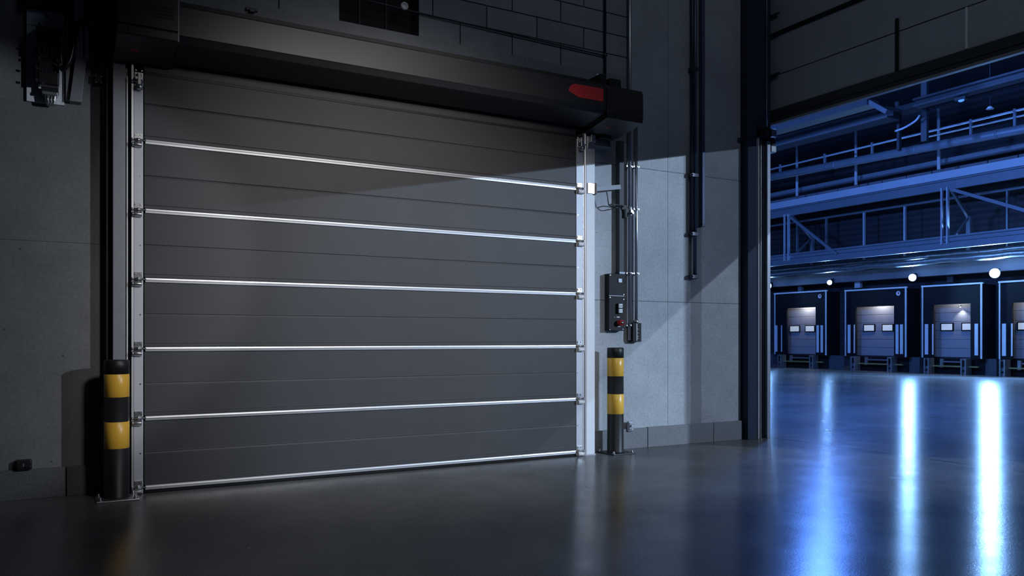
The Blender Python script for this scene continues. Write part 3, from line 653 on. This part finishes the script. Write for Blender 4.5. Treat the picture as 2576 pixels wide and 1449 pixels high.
# ------------------------------------------------------------------ loading docks in the hall beyond
XD = 24.2
docks = [  # y_left, y_right, z_top, opening_l, opening_r, opening_top, leaf edges, window spans, left strip ys, right strip ys
    (15.74, 13.34, 2.785, 15.16, 13.83, 2.24, (15.36, 14.91), (14.63, 14.21), (15.66, 15.40), (13.73, 13.55)),
    (12.56, 10.22, 2.74, 12.15, 10.68, 2.19, (12.12, 11.70), (11.40, 11.00), (12.40, 12.19), (10.56, 10.40)),
    (9.68, 7.755, 2.733, 9.33, 8.12, 2.165, (9.31, 8.92), (8.63, 8.30), (9.53, 9.32), (7.935,)),
    (7.26, 5.35, 2.73, 6.90, 5.70, 2.14, (6.96, 6.60), (6.25, 5.92), (7.12, 6.90), (5.55,)),
]
names = ['farthest loading dock', 'second loading dock from the left', 'third loading dock, with a lamp over its door', 'loading dock cut off by the right picture edge']
for i, (yl, yr, zt, ol, orr, ot, w1, w2, sl, sr) in enumerate(docks):
    zb = .50
    sh = thing('dock_shelter', 'black pale-edged dock shelter at the ' + names[i], 'dock shelter', (XD, (yl+yr)/2, zb), 'dock shelters in the loading hall')
    B().box(XD, XD+.08, yl, yr, ot, zt).box(XD+.08, 24.9, yl, yr, zt-.05, zt).build('head_curtain', M['curtain'], sh)
    B().box(XD, XD+.08, yl, ol, zb, ot-.004).box(XD+.08, 24.9, yl, yl-.05, zb, zt-.054).build('side_curtain', M['curtain'], sh)
    B().box(XD, XD+.08, orr, yr, zb, ot-.004).box(XD+.08, 24.9, yr+.05, yr, zb, zt-.054).build('side_curtain', M['curtain'], sh)
    B().box(XD-.03, XD+.03, yl+.02, yr-.02, zt, zt+.05).build('edge_frame', M['strip'], sh)
    B().box(XD-.03, XD+.03, yl, yl-.035, zb, zt).build('edge_frame', M['strip'], sh)
    B().box(XD-.03, XD+.03, yr, yr+.05, zb, zt).build('edge_frame', M['strip'], sh)
    for y in sl: B().box(XD-.02, XD, y-.055 if y == sl[0] else y-.02, y+.055 if y == sl[0] else y+.02, .60, 1.6-.02*i).build('guide_strip', M['strip'], sh)
    for y in sr: B().box(XD-.02, XD, y-.05, y+.05, .60, 1.58-.015*i).build('guide_strip', M['strip'], sh)
    if i < 2:
        e = B().cyl((XD, yr+.30, zt-.16), (XD-.012, yr+.30, zt-.16), .075, 20).build('emblem', M['strip'], sh)
        B().cyl((XD-.012, yr+.29, zt-.15), (XD-.016, yr+.29, zt-.15), .03, 14).build('emblem_dot', M['redb'], e)
    # door leaf behind the shelter
    dd = thing('dock_door', 'grey dock door with lit windows, ' + names[i], 'door', (24.7, (ol+orr)/2, .5), 'panelled doors of the loading docks')
    for k in range(7):
        z0 = .52+.28*k
        B().box(24.62, 24.68, ol+.47, orr-.1, z0, z0+.272).build('door_panel', M['dockleaf'], dd, .004)
    B().box(24.58, 24.70, min(ol+.52, yl-.06), ol+.44, .5, 2.6).build('door_rail', M['galv'], dd)
    for a, b in (w1, w2):
        f = B().box(24.595, 24.63, a+.03, b-.03, 1.335, 1.60).build('window_frame', M['rubber'], dd, .02, 3)
        B().box(24.585, 24.60, a-.02, b+.02, 1.37, 1.565).build('window_pane', M['pane'], f)
    # leveller, buffers and posts below
    lv = thing('dock_leveller', 'steel dock leveller under the ' + names[i], 'dock leveller', (XD, (ol+orr)/2, 0), 'dock levellers with buffer posts')
    yy = [(15.49, 14.0), (12.23, 10.82), (9.52, 8.32), (7.16, 5.96)][i]
    for y in yy:
        pz = B().box(XD-.05, XD+.25, y-.085, y-.045, 0, .49).box(XD-.05, XD+.25, y+.045, y+.085, 0, .49).box(XD+.05, XD+.25, y-.045, y+.045, 0, .49).build('buffer_post', M['galv'], lv, .004)
        B().box(XD-.03, XD+.06, y-.044, y+.044, .26, .44).build('buffer_pad', M['rubber'], pz, .006)
        B().cyl((XD-.02, y, .12), (XD+.06, y, .12), .03, 12).build('post_bolt', M['rubber'], pz)
    B().box(XD+.15, XD+.22, yy[0]-.42, yy[0]-.33, .2, .47).build('rear_post', M['galv'], lv)
    B().box(XD+.12, XD+.2, yy[0]-.1, yy[1]-.35, .225, .265).build('lip_bar', M['ochre'], lv)
    B().box(XD+.2, XD+.3, yy[0]-.3, yy[1]+.2, .36, .40).build('cross_bar', M['greypost'], lv)
    B().box(XD+.4, 24.62, yy[0]+.15, yy[1]-.4, 0, .49).build('pit', M['rubber'], lv)

# lamps on the fascia
LAMPS = []
for i, (y, z, r, s, lab) in enumerate(((15.80, 3.11, .10, 1.0, 'cold blue dock lamp beside the gateway frame, farthest of the row'), (13.02, 3.075, .085, .65, 'dimmest cold blue dock lamp between the two farthest shelters'),
                                  (9.85, 3.045, .115, 2.4, 'bright cold blue dock lamp left of the third shelter'), (7.25, 3.005, .14, 4.6, 'brightest cold blue dock lamp, nearest to the right picture edge'))):
    lp = thing('dock_lamp', lab, 'lamp', (24.0, y, z), 'cold lamps along the dock fascia')
    B().box(23.98, 24.12, y-.06, y+.06, z-.03, z+.14).build('bracket', M['halldark'], lp, .01)
    B().lathe([(.001, .13), (r*.9, .12), (r*1.12, .05), (r*1.02, .05)], (23.93, y, z), 'x', 28).build('reflector', M['halldark'], lp)
    B().sphere((23.95, y, z), r, 24, 14).build('globe', M['lamp'], lp)
    LAMPS.append((y, z, r, s))

# struts and dark panels under the fascia
for y, w, mt, lab in ((14.75, .16, 'hallsteel', 'short pale strut over the farthest dock shelter'), (12.25, .22, 'hallpale', 'short bright strut over the second dock shelter'), (8.9, .2, 'halldark', 'short dark strut over the third dock shelter')):
    o = B().box(24.42, 24.55, y-w/2, y+w/2, 2.86, 3.09).build('strut', M[mt], None, 0, at=(24.5, y, 2.86)); o['label'] = lab; o['category'] = 'strut'

# lagged pipes over the fascia
for x, z, r, lab, mt in ((23.62, 3.63, .085, 'upper foil-lagged pipe above the dock fascia', 'foil'), (23.5, 3.47, .10, 'lower foil-lagged pipe just above the dock lamps', 'foil'), (23.85, 3.50, .07, 'dark rear pipe behind the foil-lagged pipes', 'halldark')):
    o = B().tube([(x+random.uniform(-.012, .012), -5+.5*k, z+random.uniform(-.014, .014)) for k in range(44)], r, 16, 3).build('lagged_pipe', M[mt], None, 0, at=(x, 10, z)); o['label'] = lab; o['category'] = 'pipe'

# truss bridge: lower chord, posts, diagonals, upper chord
tb = thing('truss_bridge', 'long blue-lit steel truss bridge spanning above the loading docks', 'truss', (22.5, 10, 3.68))
def ibeam(x, z0, z1, w, y0, y1):
    h = z1-z0; f = .045
    return B().prism([(x-w/2, z0), (x+w/2, z0), (x+w/2, z0+f), (x+.02, z0+f), (x+.02, z1-f), (x+w/2, z1-f), (x+w/2, z1), (x-w/2, z1), (x-w/2, z1-f), (x-.02, z1-f), (x-.02, z0+f), (x-w/2, z0+f)], y0, y1, 'y')
B().box(22.47, 22.6, -5, 17, 3.685, 3.86).box(22.55, 22.7, -5, 17, 3.86, 3.89).box(22.5, 22.62, -5, 17, 3.89, 4.0).box(22.42, 22.7, -5, 17, 4.0, 4.055).build('lower_chord', M['hallsteel'], tb)
B().box(22.3, 22.42, -5, 17, 5.665, 5.885).build('deck_edge', M['hallpale'], tb)
B().box(22.34, 22.46, -5, 17, 5.62, 5.655).box(22.46, 22.56, -5, 17, 5.375, 5.62).build('upper_chord', M['hallsteel'], tb)
B().box(22.42, 24.2, -5, 17, 5.66, 5.70).build('deck', M['halldark'], tb)
for y in (13.68, 7.90): B().box(22.40, 22.47, y-.02, y+.02, 3.82, 5.45).box(22.40, 22.5, y-.19, y-.15, 3.82, 5.45).build('truss_post', M['hallpale'], tb)
for p, q in (((22.44, 13.45, 5.34), (22.44, 11.5, 3.86)), ((22.44, 7.62, 5.37), (22.44, 5.2, 4.32))): B().bar(p, q, .08, .09).build('diagonal', M['hallsteel'], tb)
for y in (13.5, 7.75):
    B().bar((22.5, y-.1, 5.35), (23.9, y-.1+.35, 4.72), .07, .08).build('cross_brace', M['hallsteel'], tb)
    B().bar((23.9, y+.25, 4.72), (22.55, y-.1, 3.95), .05, .05).build('cross_brace', M['hallsteel'], tb)
    B().box(23.86, 23.97, y+.18, y+.30, 3.7, 4.75).build('rear_post', M['hallsteel'], tb)
for y, mt in ((14.4, 'hallsteel'), (13.11, 'hallsteel'), (11.58, 'hallpale'), (10.08, 'hallpale'), (6.86, 'hallsteel')): B().box(23.86, 23.94, y-.027, y+.027, 3.7, 5.34).build('rear_post', M[mt], tb)
B().box(23.84, 23.96, -5, 17, 5.335, 5.41).box(23.8, 24.0, -5, 17, 3.62, 3.72).build('rear_chord', M['hallsteel'], tb)
# toe boards of the bridge deck
y = 16.5; k = 0
while y > -4.5:
    w = .82
    o = B().box(22.6, 22.63, y-w+.03, y, 5.885, 6.03).build('toe_board', M['board'], tb); y -= w; k += 1
# upper beams, tubes and handrails
o = B().box(22.2, 22.32, -5, 17, 6.10, 6.23).box(22.2, 22.4, -5, 17, 6.09, 6.11).build('roof_purlin', M['hallsteel'], None, at=(22.26, 10, 6.1)); o['label'] = 'dark blue purlin running just above the truss bridge deck'; o['category'] = 'beam'
pf = thing('ventilation_duct', 'large round blue-lit duct above the truss bridge', 'duct', (20.5, 9, 6.3))
B().tube([(20.5, 16, 6.45), (20.5, -5, 5.933)], .115, 24, 1).build('duct_tube', M['hallsteel'], pf)
cl = B()
for yv in (12.47, 10.0, 7.4, 5.2): zc = 6.13+(yv-3)*(.32/13); cl.cyl((20.5, yv-.03, zc), (20.5, yv+.03, zc), .122, 24)
build_each(cl, 'duct_collar', M['hallsteel'], pf)
for yv, tz in ((12.05, 5.89), (9.75, 5.89), (7.03, 5.89)):
    o = B().cyl((21.9, yv+.62, 5.89), (21.9, yv+.62, 7.6), .045, 12).build('hanger_rod', M['hallpale'], None, at=(21.9, yv+.62, 5.89)); o['label'] = {12.05: 'hanger rod of the truss bridge nearest the gateway frame', 9.75: 'middle hanger rod of the truss bridge', 7.03: 'hanger rod of the truss bridge in line with the roof column'}[yv]; o['category'] = 'rod'; o['group'] = 'hanger rods above the truss bridge'
hr = thing('handrail', 'thin blue-lit handrail tubes above the round duct', 'handrail', (20.6, 9, 6.6))
B().cyl((20.7, 16, 6.65), (20.7, -5, 6.76), .028, 12).build('top_tube', M['hallpale'], hr)
B().cyl((20.7, 7.3, 6.56), (20.7, -5, 6.53), .022, 12).build('lower_tube', M['hallpale'], hr)
for yv in (12.3, 10.55, 8.9, 6.0, 4.9, 3.4, 1.8, .2, -1.4, -3): B().box(20.67, 20.73, yv-.03, yv+.03, 6.3, 6.76).build('rail_post', M['hallsteel'], hr)
rb1 = thing('roof_beam', 'broad roof beam left of the roof column, just below the raised door', 'beam', (18, 8, 6.5))
ibeam(18, 6.49, 6.76, .5, 6.3, 14).build('beam_body', M['roofsteel'], rb1)
rb2 = thing('roof_beam', 'broad roof beam right of the roof column with a small blue lamp', 'beam', (18, 4, 6.5))
ibeam(18, 6.6, 6.80, .3, -5, 5.7).build('beam_body', M['roofsteel'], rb2)
rb3 = B().box(16, 16.4, 5.55, 12, 6.36, 6.5).build('roof_beam', M['hallroof'], None, at=(16, 7, 6.2)); rb3['label'] = 'pale underside of a roof beam showing just under the raised door'; rb3['category'] = 'beam'
rc = thing('roof_column', 'short hanging steel column between the two roof beams', 'column', (18.9, 6.1, 6.05))
B().box(18.95, 19.04, 6.07, 6.22, 6.02, 8.6).build('column_body', M['roofsteel'], rc)
B().tube([(18.7, 6.75, 6.37), (18.7, 6.5, 6.40), (18.7, 6.2, 6.50), (18.7, 6.08, 6.62)], .026, 10, 4).build('curved_pipe', M['hallpale'], rc)
B().box(18.6, 19.1, 6.1, 7.0, 6.82, 6.95).cyl((18.7, 6.7, 6.6), (18.7, 6.7, 7.1), .06, 12).build('head_bracket', M['roofsteel'], rc, .01)
B().box(18.85, 18.95, 6.75, 6.82, 5.9, 6.9).build('side_rod', M['halldark'], rc)
sl_ = thing('beam_lamp', 'small glowing blue lamp under the right roof beam', 'lamp', (18, 4.6, 6.5))
B().box(17.9, 18.1, 4.45, 4.7, 6.50, 6.56).build('fitting', M['halldark'], sl_)
B().sphere((17.95, 4.57, 6.49), .07, 16, 10, (.6, 1, .5)).build('lens', M['lampw'], sl_)
hl = thing('pendant_lamp', 'small unlit bowl lamp hanging right of the roof column', 'lamp', (19, 4.5, 6.45))
B().lathe([(.02, .07), (.04, .06), (.085, .0), (.075, .0)], (19, 4.53, 6.43), n=20).build('shade', M['strip'], hl)
B().cyl((19, 4.53, 6.49), (19, 4.53, 8.6), .012, 8).build('stem', M['halldark'], hl)
o = B().bar((16.1, 5.55, 6.43), (16.1, 5.1, 6.10), .12, .10).build('cross_brace', M['roofsteel'], None, at=(17, 5.8, 6.6)); o['label'] = 'oblique brace under the roof left of the roof column'; o['category'] = 'brace'
dl = thing('door_lamp', 'tiny wall lamp shining down the third dock door', 'lamp', (24.45, 8.74, 2.1))
B().lathe([(.02, .06), (.05, .0), (.045, .0)], (24.5, 8.62, 2.09), n=16).build('shade', M['galv'], dl)
B().cyl((24.5, 8.62, 2.14), (24.5, 8.62, 2.2), .01, 8).build('stem', M['galv'], dl)
B().sphere((24.5, 8.62, 2.09), .03, 12, 8).build('bulb', M['spotglow'], dl)

# ------------------------------------------------------------------ light
def aim(o, tgt): o.rotation_euler = (Vector(tgt)-Vector(o.location)).to_track_quat('-Z', 'Y').to_euler()
def light(name, typ, loc, energy, col, size=.1, tgt=None, ang=60, blend=.3):
    l = bpy.data.lights.new(name, typ); l.energy = energy; l.color = col
    if typ == 'AREA': l.size = size
    else: l.shadow_soft_size = size
    if typ == 'SPOT': l.spot_size = math.radians(ang); l.spot_blend = blend
    o = bpy.data.objects.new(name, l); COL.objects.link(o); o.location = loc
    if tgt: aim(o, tgt)
    return o
COOL = (.56, .74, 1.0)
light('hall_floodlight', 'SPOT', (14, -11, 4.69), 5300, COOL, .007, (5.0, .1, 1.2), 25, .6)
light('hall_floodlight', 'SPOT', (14.2, -12.5, 4.72), 1500, COOL, .012, (5.2, .1, 1.4), 22, .35)
light('hall_floodlight', 'SPOT', (12, -8, 5.79), 1350, (.62, .78, 1.0), .015, (6.1, .19, 1.1), 22, .5)
light('room_floodlight', 'SPOT', (5.2, -6.2, 2.9), 640, (.83, .9, 1.0), .05, (-.6, .19, 1.5), 23, .35)
light('door_fill', 'SPOT', (2.6, -5.6, 4.2), 800, (1.0, .97, .95), .35, (2.5, 0, 1.45), 50, 1.0)  # fill added to brighten the door curtain, no visible source
light('hood_fill', 'SPOT', (2.5, -3.2, 3.7), 30, (1., .985, .97), .2, (2.55, -.38, 3.14), 30, 1.0)  # added fill spot that makes the bright patch on the hood face
light('room_fill', 'AREA', (4.2, -4.2, 6.6), 20, (.72, .84, 1.0), 1.5, (4.6, 0, 2))  # dim general fill added for the near room
for y, e in ((2.5, 1700), (9, 1700)): light('hall_fill', 'POINT', (10.6, y, 5.35), e, (.10, .27, 1.0), .25)  # blue fill added out of view to brighten the hall steelwork
light('dock_lamp_beam', 'SPOT', (24.5, 8.62, 2.06), 14, (.9, .95, 1.0), .03, (24.66, 8.62, 1.2), 95, .5)
for y, z, r, s in LAMPS:
    light('dock_flood', 'SPOT', (23.95-r-.09, y, z), 17800*s*r*r, (.22, .48, 1.0), .085, (10, y-7.5, .5), 165, .3)
for (yl, yr, zt, ol, orr, *_r) in docks:
    light('dock_inner_lamp', 'POINT', (24.38, (ol+orr)/2, 2.42), 26 if orr != 8.12 else 10, (.97, .96, 1.0), .05)
w = bpy.data.worlds.new('night'); SC.world = w; w.use_nodes = True
w.node_tree.nodes['Background'].inputs[0].default_value = (.25, .38, .7, 1); w.node_tree.nodes['Background'].inputs[1].default_value = .008

# ------------------------------------------------------------------ camera
cam = bpy.data.cameras.new('camera'); co = bpy.data.objects.new('camera', cam); COL.objects.link(co)
co.location = (0, -6.445, 1.125)
th = math.atan(1170/2055)
co.rotation_euler = (PI/2, 0, -th)
cam.sensor_width = 36; cam.sensor_fit = 'HORIZONTAL'; cam.lens = 2055/2576*36
cam.shift_y = (850-724.5)/2576
cam.clip_end = 100
SC.camera = co
vs = SC.view_settings
vs.view_transform = 'Standard'; vs.look = 'None'; vs.exposure = 0; vs.gamma = 1; vs.use_curve_mapping = False
SC.cycles.use_denoising = True
